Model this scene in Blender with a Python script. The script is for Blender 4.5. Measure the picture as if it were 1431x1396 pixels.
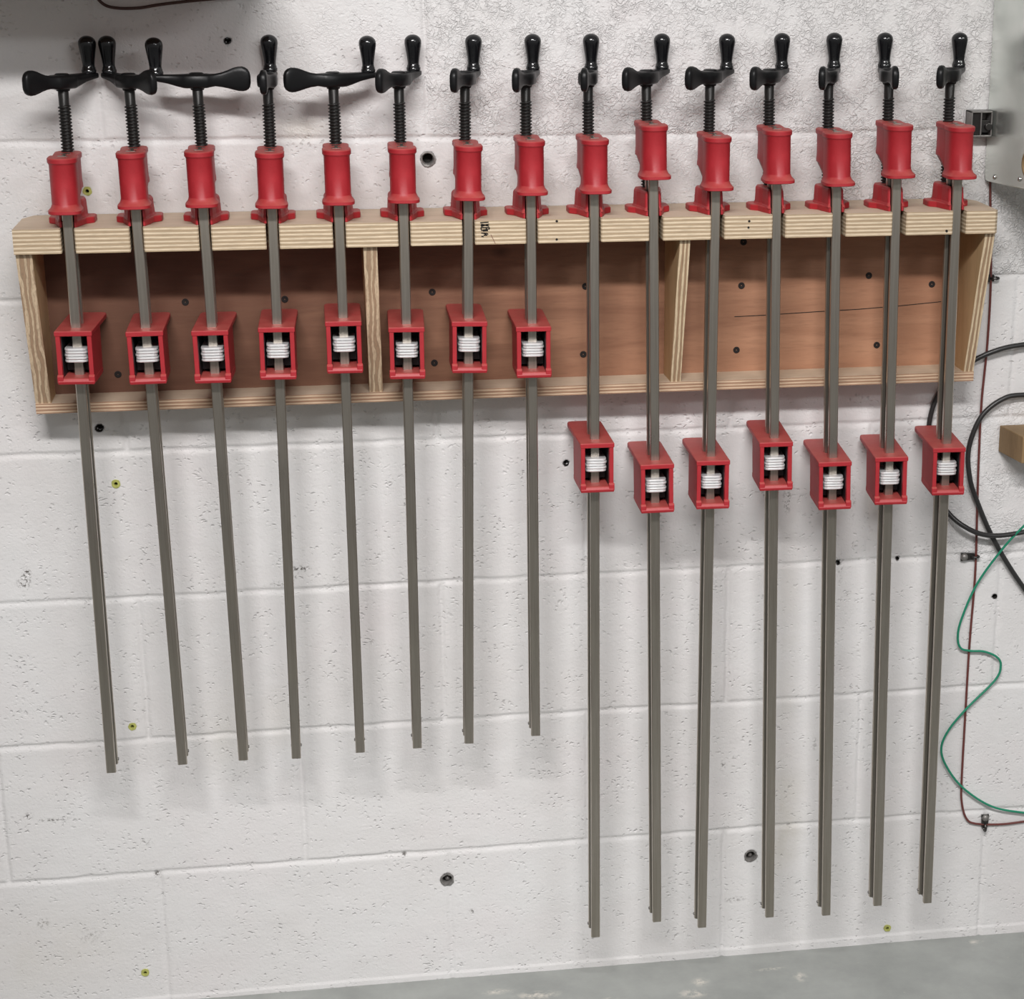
import bpy, bmesh, math, random
import numpy as np
from mathutils import Vector, Matrix
random.seed(7)
rng = np.random.default_rng(11)
for o in list(bpy.data.objects): bpy.data.objects.remove(o)
scene = bpy.context.scene
COL = scene.collection
PI = math.pi

# ------------------------------------------------------------------ camera
CF, CCX, CCY = 2730.1, 926.51, 742.72
YAW, PITCH, ROLL = map(math.radians, (10.388, 17.2854, 0.37284))
CPOS = Vector((0.24921, -2.57185, 1.48188))
W, H = 1431.0, 1396.0
fwd = Vector((math.sin(YAW), math.cos(YAW), 0)); right = Vector((math.cos(YAW), -math.sin(YAW), 0)); up = Vector((0, 0, 1))
f2 = fwd*math.cos(PITCH) - up*math.sin(PITCH); u2 = up*math.cos(PITCH) + fwd*math.sin(PITCH)
r3 = right*math.cos(ROLL) + u2*math.sin(ROLL); u3 = -right*math.sin(ROLL) + u2*math.cos(ROLL)
cam = bpy.data.cameras.new('camera'); camo = bpy.data.objects.new('camera', cam); COL.objects.link(camo)
cam.sensor_fit = 'HORIZONTAL'; cam.sensor_width = 36.0
cam.lens = CF/W*36.0
cam.shift_x = (W/2-CCX)/W
cam.shift_y = (CCY-H/2)/W
cam.clip_start = 0.05
camo.matrix_world = Matrix(((r3.x, u3.x, -f2.x, CPOS.x), (r3.y, u3.y, -f2.y, CPOS.y), (r3.z, u3.z, -f2.z, CPOS.z), (0, 0, 0, 1)))
scene.camera = camo

# ------------------------------------------------------------------ light and exposure
world = bpy.data.worlds.new('world'); scene.world = world; world.use_nodes = True
bg = world.node_tree.nodes['Background']
wnt = world.node_tree
wtc = wnt.nodes.new('ShaderNodeTexCoord'); wsep = wnt.nodes.new('ShaderNodeSeparateXYZ'); wnt.links.new(wtc.outputs['Generated'], wsep.inputs[0])
wr = wnt.nodes.new('ShaderNodeMapRange'); wr.inputs[1].default_value = -0.9; wr.inputs[2].default_value = 0.7; wr.inputs[3].default_value = 0.85; wr.inputs[4].default_value = 1.1
wnt.links.new(wsep.outputs['X'], wr.inputs[0])
wz_ = wnt.nodes.new('ShaderNodeMapRange'); wz_.inputs[1].default_value = -0.6; wz_.inputs[2].default_value = 0.5; wz_.inputs[3].default_value = 0.6; wz_.inputs[4].default_value = 1.25
wnt.links.new(wsep.outputs['Z'], wz_.inputs[0])
wm_ = wnt.nodes.new('ShaderNodeMath'); wm_.operation = 'MULTIPLY'; wnt.links.new(wr.outputs[0], wm_.inputs[0]); wnt.links.new(wz_.outputs[0], wm_.inputs[1])
wm2 = wnt.nodes.new('ShaderNodeMath'); wm2.operation = 'MULTIPLY'; wnt.links.new(wm_.outputs[0], wm2.inputs[0]); wm2.inputs[1].default_value = 0.34
wnt.links.new(wm2.outputs[0], bg.inputs[1])
bg.inputs[0].default_value = (1.0, 0.98, 0.965, 1)
scene.view_settings.view_transform = 'Standard'; scene.view_settings.look = 'None'
scene.view_settings.gamma = 1; scene.view_settings.use_curve_mapping = False
scene.view_settings.exposure = 0.0

def area(name, loc, target, sx, sy, power, col, spread=180):
    l = bpy.data.lights.new(name, 'AREA'); l.shape = 'RECTANGLE'; l.size = sx; l.size_y = sy
    l.energy = power; l.color = col; l.spread = math.radians(spread)
    o = bpy.data.objects.new(name, l); COL.objects.link(o); o.location = loc
    d = Vector(target)-Vector(loc)
    o.rotation_euler = d.to_track_quat('-Z', 'Y').to_euler()
    return o
area('ceiling_tube_near', (0.25, -2.15, 2.47), (0.60, 0.0, 0.30), 1.2, 0.12, 15.5, (1.0, 0.975, 0.965), 78)
area('ceiling_tube_far', (2.1, -3.6, 2.6), (0.7, 0.0, 0.9), 1.3, 0.15, 20, (0.96, 0.985, 1.0))

# ------------------------------------------------------------------ materials
def mat(name):
    m = bpy.data.materials.new(name); m.use_nodes = True
    nt = m.node_tree; b = nt.nodes['Principled BSDF']
    return m, nt, b
def N(nt, t, **kw):
    n = nt.nodes.new(t)
    for k, v in kw.items():
        if k.startswith('i_'):
            key = k[2:]
            n.inputs[int(key) if key.isdigit() else key].default_value = v
        else: setattr(n, k, v)
    return n
def L(nt, a, b): nt.links.new(a, b)
def math_(nt, op, a, b=None, clamp=False):
    n = nt.nodes.new('ShaderNodeMath'); n.operation = op; n.use_clamp = clamp
    for i, v in enumerate((a, b)):
        if v is None: continue
        if isinstance(v, (int, float)): n.inputs[i].default_value = v
        else: nt.links.new(v, n.inputs[i])
    return n.outputs[0]
def ramp(nt, fac, stops, interp='LINEAR'):
    n = nt.nodes.new('ShaderNodeValToRGB'); n.color_ramp.interpolation = interp
    el = n.color_ramp.elements
    while len(el) < len(stops): el.new(0.5)
    for e, (p, c) in zip(el, stops):
        e.position = p; e.color = (c, c, c, 1) if isinstance(c, (int, float)) else (*c, 1)
    nt.links.new(fac, n.inputs[0]); return n.outputs[0]
def mix(nt, fac, a, b, mode='MIX'):
    n = nt.nodes.new('ShaderNodeMix'); n.data_type = 'RGBA'; n.blend_type = mode
    if isinstance(fac, (int, float)): n.inputs[0].default_value = fac
    else: nt.links.new(fac, n.inputs[0])
    for i, v in ((6, a), (7, b)):
        if isinstance(v, tuple): n.inputs[i].default_value = (*v, 1)
        else: nt.links.new(v, n.inputs[i])
    return n.outputs[2]
def noise(nt, vec, scale, detail=2.0, rough=0.5, out=0, dist=0.0):
    n = nt.nodes.new('ShaderNodeTexNoise'); n.inputs['Scale'].default_value = scale
    n.inputs['Detail'].default_value = detail; n.inputs['Roughness'].default_value = rough
    n.inputs['Distortion'].default_value = dist
    if vec is not None: nt.links.new(vec, n.inputs['Vector'])
    return n.outputs[out]
def coords(nt, scale=(1, 1, 1), loc=(0, 0, 0)):
    tc = nt.nodes.new('ShaderNodeTexCoord'); mp = nt.nodes.new('ShaderNodeMapping')
    mp.inputs['Scale'].default_value = scale; mp.inputs['Location'].default_value = loc
    nt.links.new(tc.outputs['Object'], mp.inputs[0]); return mp.outputs[0]
def bump(nt, b, height, strength, dist, prev=None):
    n = nt.nodes.new('ShaderNodeBump'); n.inputs['Strength'].default_value = strength; n.inputs['Distance'].default_value = dist
    nt.links.new(height, n.inputs['Height'])
    if prev is not None: nt.links.new(prev, n.inputs['Normal'])
    if b is not None: nt.links.new(n.outputs[0], b.inputs['Normal'])
    return n.outputs[0]
def simple(name, col, rough=0.5, metal=0.0, nscale=0, nstr=0.0, ndist=0.001, var=0.0, vscale=20):
    m, nt, b = mat(name)
    b.inputs['Base Color'].default_value = (*col, 1); b.inputs['Roughness'].default_value = rough; b.inputs['Metallic'].default_value = metal
    c = coords(nt)
    if nscale: bump(nt, b, noise(nt, c, nscale, 3), nstr, ndist)
    if var:
        f = ramp(nt, noise(nt, c, vscale, 4), [(0.3, 0.0), (0.7, 1.0)])
        L(nt, mix(nt, f, tuple(x*(1-var) for x in col), tuple(min(1, x*(1+var)) for x in col)), b.inputs['Base Color'])
    return m

# painted block wall
def wall_material():
    m, nt, b = mat('white_painted_block')
    c = coords(nt)
    at = N(nt, 'ShaderNodeAttribute', attribute_name='rough_mask')
    ad = N(nt, 'ShaderNodeAttribute', attribute_name='dirt_mask')
    ast = N(nt, 'ShaderNodeAttribute', attribute_name='stain_mask')
    big = noise(nt, c, 3.5, 4, 0.6)
    base = mix(nt, ramp(nt, big, [(0.35, 0.0), (0.65, 1.0)]), (0.675, 0.658, 0.65), (0.715, 0.708, 0.705))
    pink = ramp(nt, noise(nt, coords(nt, loc=(3, 1, 2)), 5.0, 3, 0.6), [(0.5, 0.0), (0.72, 1.0)])
    base = mix(nt, math_(nt, 'MULTIPLY', pink, 0.28), base, (0.70, 0.63, 0.635))
    # small pits in the block face, elongated sideways
    pc = coords(nt, scale=(0.85, 1, 1.15))
    dn = noise(nt, pc, 60, 3, out=1)
    vadd = N(nt, 'ShaderNodeMix', data_type='VECTOR'); vadd.inputs[0].default_value = 0.018
    L(nt, pc, vadd.inputs[4]); L(nt, dn, vadd.inputs[5])
    vor = N(nt, 'ShaderNodeTexVoronoi', i_Scale=150.0, i_Randomness=1.0); L(nt, vadd.outputs[1], vor.inputs['Vector'])
    sel = ramp(nt, noise(nt, pc, 26, 3, 0.7), [(0.46, 0.0), (0.60, 1.0)])
    pit = math_(nt, 'MULTIPLY', ramp(nt, vor.outputs['Distance'], [(0.12, 1.0), (0.34, 0.0)]), sel)
    # coarse worm texture: ridged noise
    wc = coords(nt, scale=(1, 1, 1), loc=(7, 0, 3))
    w1 = noise(nt, wc, 145, 2.0, 0.5, dist=0.9)
    ridge = math_(nt, 'ABSOLUTE', math_(nt, 'SUBTRACT', w1, 0.5))
    worm = ramp(nt, ridge, [(0.0, 0.0), (0.03, 0.25), (0.13, 1.0)])
    wormm = math_(nt, 'MULTIPLY', worm, ramp(nt, noise(nt, wc, 30, 2), [(0.36, 0.15), (0.6, 1.0)]))
    orange = noise(nt, c, 230, 2, 0.5)
    broad = noise(nt, pc, 38, 4, 0.6)
    h = math_(nt, 'MULTIPLY', orange, 0.24)
    h = math_(nt, 'ADD', h, math_(nt, 'MULTIPLY', broad, 0.55))
    h = math_(nt, 'SUBTRACT', h, math_(nt, 'MULTIPLY', pit, 0.62))
    wh = math_(nt, 'MULTIPLY', math_(nt, 'MULTIPLY', wormm, at.outputs['Fac']), 0.72)
    h = math_(nt, 'ADD', h, wh)
    bump(nt, b, h, 0.8, 0.0022)
    # dark grit lodged in a few pits
    grit = math_(nt, 'MULTIPLY', math_(nt, 'MULTIPLY', ramp(nt, vor.outputs['Distance'], [(0.08, 1.0), (0.2, 0.0)]), ramp(nt, noise(nt, pc, 26, 3, 0.7), [(0.57, 0.0), (0.64, 1.0)])), 0.24)
    base = mix(nt, grit, base, (0.16, 0.14, 0.12))
    # chipped / scuffed spots
    sp = math_(nt, 'MULTIPLY', ad.outputs['Fac'], ramp(nt, noise(nt, c, 210, 4, 0.7), [(0.5, 0.0), (0.58, 1.0)]))
    base = mix(nt, sp, base, (0.09, 0.08, 0.07))
    st = math_(nt, 'MULTIPLY', ast.outputs['Fac'], ramp(nt, noise(nt, c, 14, 4, 0.65), [(0.3, 0.0), (0.7, 1.0)]))
    base = mix(nt, math_(nt, 'MULTIPLY', st, 0.55), base, (0.50, 0.44, 0.32))
    L(nt, base, b.inputs['Base Color']); b.inputs['Roughness'].default_value = 0.48
    b.inputs['Specular IOR Level'].default_value = 0.35
    return m
M_WALL = wall_material()

def ply_material(name, light, dark, layers, axis, z0, thick, wob=0.0022, grain=(1, 1, 1)):
    """solid plywood: alternating plies through the thickness"""
    m, nt, b = mat(name)
    tc = N(nt, 'ShaderNodeTexCoord'); sep = N(nt, 'ShaderNodeSeparateXYZ'); L(nt, tc.outputs['Object'], sep.inputs[0])
    v = sep.outputs['XYZ'.index(axis)]
    c = coords(nt, scale=grain)
    w = math_(nt, 'ADD', v, math_(nt, 'MULTIPLY', noise(nt, c, 9, 3), wob))
    t = math_(nt, 'MULTIPLY', math_(nt, 'SUBTRACT', w, z0+0.0011), layers/thick/2)
    fr = math_(nt, 'FRACT', t)
    tri = math_(nt, 'ABSOLUTE', math_(nt, 'SUBTRACT', math_(nt, 'MULTIPLY', fr, 2.0), 1.0))
    band = ramp(nt, tri, [(0.40, 0.0), (0.62, 1.0)])
    line = ramp(nt, math_(nt, 'ABSOLUTE', math_(nt, 'SUBTRACT', tri, 0.51)), [(0.0, 1.0), (0.10, 0.0)])
    stk = noise(nt, coords(nt, scale=tuple(g*1.0 for g in grain)), 60, 5, 0.7)
    col = mix(nt, band, light, dark)
    col = mix(nt, math_(nt, 'MULTIPLY', line, 0.65), col, tuple(x*0.35 for x in dark))
    col = mix(nt, ramp(nt, stk, [(0.42, 0.0), (0.72, 0.55)]), col, tuple(x*0.55 for x in dark))
    L(nt, col, b.inputs['Base Color']); b.inputs['Roughness'].default_value = 0.7
    bump(nt, b, stk, 0.5, 0.0008)
    return m
M_RAIL = ply_material('pale_plywood_edge', (0.69, 0.56, 0.40), (0.40, 0.295, 0.185), 12, 'Z', 1.096, 0.030, grain=(0.7, 4, 9))
M_BOTTOM = ply_material('bottom_plywood_edge', (0.66, 0.48, 0.33), (0.36, 0.21, 0.13), 6, 'Z', 0.884, 0.013, grain=(0.5, 4, 9))
M_SIDEL = ply_material('side_plywood_edge', (0.60, 0.46, 0.31), (0.36, 0.24, 0.15), 5, 'X', -0.005, 0.019, wob=0.013, grain=(9, 4, 2.2))
M_SIDER = ply_material('side_plywood_pale_edge', (0.68, 0.54, 0.36), (0.34, 0.22, 0.13), 5, 'X', 0.0, 0.014, wob=0.0045, grain=(12, 4, 0.9))

def board_material(name, a, bcol, scale=(1, 1, 9), knots=(), end_tone=None):
    m, nt, b = mat(name)
    c = coords(nt, scale=scale)
    n1 = noise(nt, c, 2.6, 6, 0.62, dist=0.7); n2 = noise(nt, c, 40, 4, 0.6)
    col = mix(nt, ramp(nt, n1, [(0.3, 0.0), (0.7, 1.0)]), a, bcol)
    col = mix(nt, ramp(nt, n2, [(0.5, 0.0), (0.8, 0.35)]), col, tuple(x*0.5 for x in a))
    tc = N(nt, 'ShaderNodeTexCoord')
    for (kx, kz, kr, ka) in knots:
        sub = N(nt, 'ShaderNodeVectorMath', operation='SUBTRACT'); L(nt, tc.outputs['Object'], sub.inputs[0]); sub.inputs[1].default_value = (kx, 0, kz)
        mul = N(nt, 'ShaderNodeVectorMath', operation='MULTIPLY'); L(nt, sub.outputs[0], mul.inputs[0]); mul.inputs[1].default_value = (1, 0, 1.5)
        ln = N(nt, 'ShaderNodeVectorMath', operation='LENGTH'); L(nt, mul.outputs[0], ln.inputs[0])
        d = math_(nt, 'ADD', ln.outputs['Value'], math_(nt, 'MULTIPLY', noise(nt, c, 25, 3), kr*0.4))
        f = ramp(nt, math_(nt, 'DIVIDE', d, kr), [(0.25, ka), (1.1, 0.0)])
        col = mix(nt, f, col, (0.07, 0.03, 0.015))
    if end_tone:   # darker reddish tone towards one end of the sheet, following the figure of the grain
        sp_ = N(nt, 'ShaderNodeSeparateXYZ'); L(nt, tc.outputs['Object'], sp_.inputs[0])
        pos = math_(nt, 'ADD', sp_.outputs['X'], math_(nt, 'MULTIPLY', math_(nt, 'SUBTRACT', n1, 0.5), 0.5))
        col = mix(nt, ramp(nt, pos, [(0.05, end_tone[0]), (0.42, end_tone[1]), (0.9, 0.0)]), col, (0.075, 0.026, 0.014))
    L(nt, col, b.inputs['Base Color']); b.inputs['Roughness'].default_value = 0.62
    bump(nt, b, n2, 0.3, 0.0005)
    return m
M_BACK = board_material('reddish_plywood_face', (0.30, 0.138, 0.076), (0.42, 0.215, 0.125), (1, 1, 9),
    [(0.035, 1.066, 0.03, 0.75), (0.2204, 1.047, 0.022, 0.6), (0.4992, 1.068, 0.02, 0.7)], end_tone=(0.80, 0.52))
M_VENEER = board_material('pale_veneer', (0.50, 0.39, 0.28), (0.62, 0.50, 0.38), (1, 7, 7))
M_VSIDE = board_material('side_veneer', (0.50, 0.33, 0.17), (0.62, 0.44, 0.25), (7, 7, 1))

def red_material():
    m, nt, b = mat('red_casting_paint')
    c = coords(nt)
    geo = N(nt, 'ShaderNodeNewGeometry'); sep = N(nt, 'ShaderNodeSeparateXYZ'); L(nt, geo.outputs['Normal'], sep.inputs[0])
    n = noise(nt, c, 45, 5, 0.7)
    col = mix(nt, ramp(nt, n, [(0.3, 0.0), (0.7, 1.0)]), (0.315, 0.013, 0.019), (0.385, 0.018, 0.026))
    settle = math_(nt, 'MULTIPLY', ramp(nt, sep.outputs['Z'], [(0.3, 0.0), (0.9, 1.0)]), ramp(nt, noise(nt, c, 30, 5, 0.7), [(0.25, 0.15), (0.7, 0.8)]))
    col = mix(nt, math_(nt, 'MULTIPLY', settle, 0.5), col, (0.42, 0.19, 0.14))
    wear = ramp(nt, noise(nt, c, 150, 3, 0.6), [(0.70, 0.0), (0.76, 0.5)])
    col = mix(nt, wear, col, (0.12, 0.03, 0.03))
    L(nt, col, b.inputs['Base Color']); b.inputs['Roughness'].default_value = 0.5
    bump(nt, b, noise(nt, c, 500, 2), 0.25, 0.0004)
    return m
M_RED = red_material()
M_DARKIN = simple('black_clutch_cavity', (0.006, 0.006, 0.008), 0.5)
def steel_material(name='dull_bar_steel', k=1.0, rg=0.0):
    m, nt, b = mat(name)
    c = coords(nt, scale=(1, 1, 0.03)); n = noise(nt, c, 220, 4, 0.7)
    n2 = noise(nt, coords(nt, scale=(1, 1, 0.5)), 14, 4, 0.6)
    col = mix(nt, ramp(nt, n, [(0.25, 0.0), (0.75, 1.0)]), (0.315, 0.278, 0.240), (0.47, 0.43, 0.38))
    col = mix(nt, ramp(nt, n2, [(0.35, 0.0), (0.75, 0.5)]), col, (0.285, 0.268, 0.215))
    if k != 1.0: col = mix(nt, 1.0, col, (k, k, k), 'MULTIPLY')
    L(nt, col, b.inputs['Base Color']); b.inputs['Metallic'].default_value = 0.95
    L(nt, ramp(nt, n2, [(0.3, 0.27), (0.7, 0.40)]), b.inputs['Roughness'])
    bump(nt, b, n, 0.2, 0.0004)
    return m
M_STEEL = steel_material()
M_EDGE = steel_material('lit_flange_edge_steel', 1.45)  # bar steel lightened, edge highlight painted into the flange sides
M_WEB = steel_material('shaded_web_steel', 0.55)  # bar steel darkened, shade of the recessed web painted into its colour
M_ZINC = simple('bright_zinc_plate', (0.90, 0.90, 0.90), 0.30, 0.5, 300, 0.1, 0.0002)
M_SCREW = simple('black_oxide_screw', (0.018, 0.017, 0.016), 0.42, 0.35)
M_CRANK = simple('black_enamel_crank', (0.006, 0.006, 0.0065), 0.36, 0.0, 300, 0.15, 0.0004)
M_CRANK.node_tree.nodes['Principled BSDF'].inputs['Specular IOR Level'].default_value = 0.22
M_KNOB = simple('glossy_black_knob', (0.006, 0.006, 0.007), 0.14)
M_BLACKIRON = simple('black_drywall_screw', (0.010, 0.006, 0.005), 0.8)
M_DARK = simple('dark_hole', (0.010, 0.008, 0.007), 0.9)
M_SLEEVE = simple('grey_anchor_sleeve', (0.24, 0.23, 0.22), 0.5, 0.5, 200, 0.4, 0.0006, 0.3, 150)
M_PLUG = simple('yellow_plastic_plug', (0.42, 0.43, 0.12), 0.5, 0, 0, 0, 0, 0.25, 200)
M_CABLE = simple('black_rubber_cable', (0.022, 0.021, 0.021), 0.38)
M_BROWN = simple('brown_red_wire', (0.13, 0.035, 0.03), 0.4)
M_TOPW = simple('dark_brown_wire', (0.06, 0.025, 0.02), 0.5)
M_GREEN = simple('green_wire', (0.012, 0.22, 0.125), 0.35)
M_FASTEN = simple('dark_grey_fastener', (0.05, 0.047, 0.045), 0.35, 0.7)
M_CHROME = simple('bright_fastener', (0.55, 0.54, 0.52), 0.25, 1.0)
M_BLOCK = board_material('brown_wood_block', (0.20, 0.125, 0.055), (0.30, 0.20, 0.10), (5, 5, 1))
M_SHELF = board_material('brown_shelf_board', (0.30, 0.20, 0.12), (0.40, 0.28, 0.18), (1, 7, 7))
M_LATCH = simple('grey_latch_metal', (0.22, 0.21, 0.20), 0.45, 0.6, 200, 0.3, 0.0005, 0.2, 100)
def galv():
    m, nt, b = mat('galvanised_sheet')
    c = coords(nt)
    f = ramp(nt, noise(nt, c, 16, 4, 0.6), [(0.3, 0.0), (0.7, 1.0)])
    L(nt, mix(nt, f, (0.66, 0.70, 0.66), (0.78, 0.81, 0.77)), b.inputs['Base Color'])
    b.inputs['Metallic'].default_value = 0.85; b.inputs['Roughness'].default_value = 0.26
    bump(nt, b, noise(nt, c, 8, 3), 0.12, 0.002)
    return m
M_GALV = galv()
def floor_mat():
    m, nt, b = mat('grey_green_floor_paint')
    c = coords(nt)
    col = mix(nt, ramp(nt, noise(nt, c, 9, 5, 0.65), [(0.3, 0.0), (0.7, 1.0)]), (0.25, 0.262, 0.25), (0.345, 0.358, 0.342))
    fleck = ramp(nt, noise(nt, c, 60, 5, 0.7), [(0.66, 0.0), (0.74, 0.6)])
    col = mix(nt, fleck, col, (0.42, 0.41, 0.38))
    pt = N(nt, 'ShaderNodeAttribute', attribute_name='paint_mask')
    sp = math_(nt, 'MULTIPLY', pt.outputs['Fac'], ramp(nt, noise(nt, c, 90, 4, 0.7), [(0.42, 0.0), (0.58, 1.0)]))
    col = mix(nt, math_(nt, 'MULTIPLY', sp, 0.8), col, (0.66, 0.62, 0.55))
    L(nt, col, b.inputs['Base Color']); b.inputs['Roughness'].default_value = 0.5
    bump(nt, b, noise(nt, c, 70, 4), 0.3, 0.001)
    return m
M_FLOOR = floor_mat()

# ------------------------------------------------------------------ mesh helpers
def link_mesh(name, me, m, parent=None, smooth=False):
    o = bpy.data.objects.new(name, me); COL.objects.link(o)
    if m is not None:
        for x in (m if isinstance(m, (list, tuple)) else [m]): me.materials.append(x)
    if smooth:
        for p in me.polygons: p.use_smooth = True
    if parent is not None: o.parent = parent
    return o
def obj(name, bm, m, parent=None, smooth=False, bevel=0.0, angle=None):
    bmesh.ops.recalc_face_normals(bm, faces=bm.faces[:])
    me = bpy.data.meshes.new(name); bm.to_mesh(me); bm.free()
    o = link_mesh(name, me, m, parent, smooth)
    if bevel:
        md = o.modifiers.new('bevel', 'BEVEL'); md.width = bevel; md.segments = 2; md.limit_method = 'ANGLE'; md.angle_limit = math.radians(40)
    if smooth and angle:
        try: me.set_sharp_from_angle(angle=math.radians(angle))
        except Exception: pass
    return o
def add_box(bm, x0, x1, y0, y1, z0, z1, mi=0):
    vs = [bm.verts.new(p) for p in ((x0,y0,z0),(x1,y0,z0),(x1,y1,z0),(x0,y1,z0),(x0,y0,z1),(x1,y0,z1),(x1,y1,z1),(x0,y1,z1))]
    fs = []
    for f in ((0,3,2,1),(4,5,6,7),(0,1,5,4),(1,2,6,5),(2,3,7,6),(3,0,4,7)):
        fa = bm.faces.new([vs[i] for i in f]); fa.material_index = mi; fs.append(fa)
    return vs, fs
def add_prism(bm, pts, axis, a, b):
    """extrude a 2D outline along an axis from a to b"""
    def P(p, t):
        return {'Z': (p[0], p[1], t), 'Y': (p[0], t, p[1]), 'X': (t, p[0], p[1])}[axis]
    v0 = [bm.verts.new(P(p, a)) for p in pts]; v1 = [bm.verts.new(P(p, b)) for p in pts]
    bm.faces.new(v0); bm.faces.new(v1[::-1]); n = len(pts)
    for i in range(n): bm.faces.new((v0[i], v0[(i+1) % n], v1[(i+1) % n], v1[i]))
def add_loft(bm, rings, cap=True):
    vr = [[bm.verts.new(p) for p in r] for r in rings]; n = len(rings[0])
    for a, b in zip(vr, vr[1:]):
        for i in range(n): bm.faces.new((a[i], a[(i+1) % n], b[(i+1) % n], b[i]))
    if cap: bm.faces.new(vr[0][::-1]); bm.faces.new(vr[-1])
def circle(r, n=20, c=(0, 0)):
    return [(c[0]+r*math.cos(2*PI*i/n), c[1]+r*math.sin(2*PI*i/n)) for i in range(n)]
def add_lathe(bm, prof, n=24, cx=0, cy=0, axis='Z'):
    rings = []
    for (r, z) in prof:
        ring = []
        for i in range(n):
            a = 2*PI*i/n; p, q = r*math.cos(a), r*math.sin(a)
            ring.append((cx+p, cy+q, z) if axis == 'Z' else (cx+p, z, cy+q))
        rings.append(ring)
    add_loft(bm, rings)
def add_tube(bm, pts, r, n=10):
    pts = [Vector(p) for p in pts]; rings = []
    prev = None
    for i, p in enumerate(pts):
        t = (pts[min(i+1, len(pts)-1)]-pts[max(i-1, 0)]).normalized()
        a = Vector((0, 1, 0)) if prev is None else prev
        a = (a - t*a.dot(t)).normalized(); prev = a; b = t.cross(a)
        rings.append([p+a*r*math.cos(2*PI*k/n)+b*r*math.sin(2*PI*k/n) for k in range(n)])
    add_loft(bm, rings)
def spline(pts, sub=8):
    P = [Vector(p) for p in pts]; P = [P[0]]+P+[P[-1]]; out = []
    for i in range(1, len(P)-2):
        for s in range(sub):
            t = s/sub
            out.append(0.5*((2*P[i])+(P[i+1]-P[i-1])*t+(2*P[i-1]-5*P[i]+4*P[i+1]-P[i+2])*t*t+(-P[i-1]+3*P[i]-3*P[i+1]+P[i+2])*t**3))
    out.append(P[-2]); return out
def thing(name, label, cat, loc=(0, 0, 0), group=None):
    o = bpy.data.objects.new(name, None); COL.objects.link(o); o.location = loc; o.empty_display_size = 0.05
    o['label'] = label; o['category'] = cat
    if group: o['group'] = group
    return o
def tag(o, label, cat, group=None):
    o['label'] = label; o['category'] = cat
    if group: o['group'] = group
    return o

# ------------------------------------------------------------------ floor and wall
# floor: grid near the wall carries a mask for the paint splashes
def lin(a, b, n): return list(np.linspace(a, b, n))
fx = np.array(lin(-3, -0.4, 6)[:-1]+lin(-0.4, 1.5, 381)[:-1]+lin(1.5, 4, 6)); fy = np.array(lin(-6, -0.4, 8)[:-1]+lin(-0.4, 0.2, 121))
def grid_mesh(name, U, V, fn):
    UU, VV = np.meshgrid(U, V); nv, nu = UU.shape
    co = fn(UU, VV).reshape(-1, 3)
    idx = np.arange(nu*nv).reshape(nv, nu)
    q = np.stack([idx[:-1, :-1], idx[:-1, 1:], idx[1:, 1:], idx[1:, :-1]], -1).reshape(-1, 4)
    me = bpy.data.meshes.new(name)
    me.vertices.add(len(co)); me.vertices.foreach_set('co', co.astype(np.float32).ravel())
    me.loops.add(q.size); me.loops.foreach_set('vertex_index', q.astype(np.int32).ravel())
    me.polygons.add(len(q)); me.polygons.foreach_set('loop_start', np.arange(0, q.size, 4, dtype=np.int32))
    me.update(calc_edges=True); me.validate()
    me.polygons.foreach_set('use_smooth', np.ones(len(q), dtype=bool))
    return me, UU, VV
FZ = -0.004
fm, UU, VV = grid_mesh('floor', fx, fy, lambda u, v: np.stack([u, v, np.full_like(u, FZ)-0.006*np.clip(u, 0, 1.3)], -1))
pm = np.zeros_like(UU)
for (x, y, rx, ry) in ((0.768, -0.070, .012, .010), (0.752, -0.10, .02, .012), (0.917, -0.079, .010, .012), (0.526, -0.069, .03, .010), (0.47, -0.05, .02, .006), (0.88, -0.05, .02, .004), (1.21, -0.02, .012, .005), (0.63, -0.10, .012, .008)):
    pm = np.maximum(pm, np.clip(1.3-np.hypot((UU-x)/rx, (VV-y)/ry), 0, 1))
a = fm.attributes.new('paint_mask', 'FLOAT', 'POINT'); a.data.foreach_set('value', pm.astype(np.float32).ravel())
fo = link_mesh('floor', fm, M_FLOOR); fo['kind'] = 'structure'

def vnoise(x, z, s, seed):
    """smooth 2D value noise"""
    r = np.random.default_rng(seed).random((256, 256))
    X = x*s+97.3; Z = z*s+41.7; xi = np.floor(X).astype(int); zi = np.floor(Z).astype(int); fx_ = X-xi; fz_ = Z-zi
    fx_ = fx_*fx_*(3-2*fx_); fz_ = fz_*fz_*(3-2*fz_)
    g = lambda i, j: r[(xi+i) % 256, (zi+j) % 256]
    return (g(0, 0)*(1-fx_)+g(1, 0)*fx_)*(1-fz_)+(g(0, 1)*(1-fx_)+g(1, 1)*fx_)*fz_
HJ = [1.6245, 1.421, 1.2178, 1.0184, 0.8148, 0.6117, 0.4050, 0.2018]
ANCH = [(0.408, 1.189), (0.4055, 0.1546), (0.8568, 0.1547)]
PLUG = [(-0.021, 1.1549), (-0.0146, 0.7706), (-0.0185, 0.4244), (-0.0281, 0.0445), (1.0742, 0.0142)]
HOLE = [(0.163, 1.3385, .0042), (-0.0298, 0.8472, .0055), (0.5846, 0.7735, .0042), (0.9759, 0.6091, .003), (1.0642, 0.611, .0025), (1.215, 0.5447, .0038)]
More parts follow.
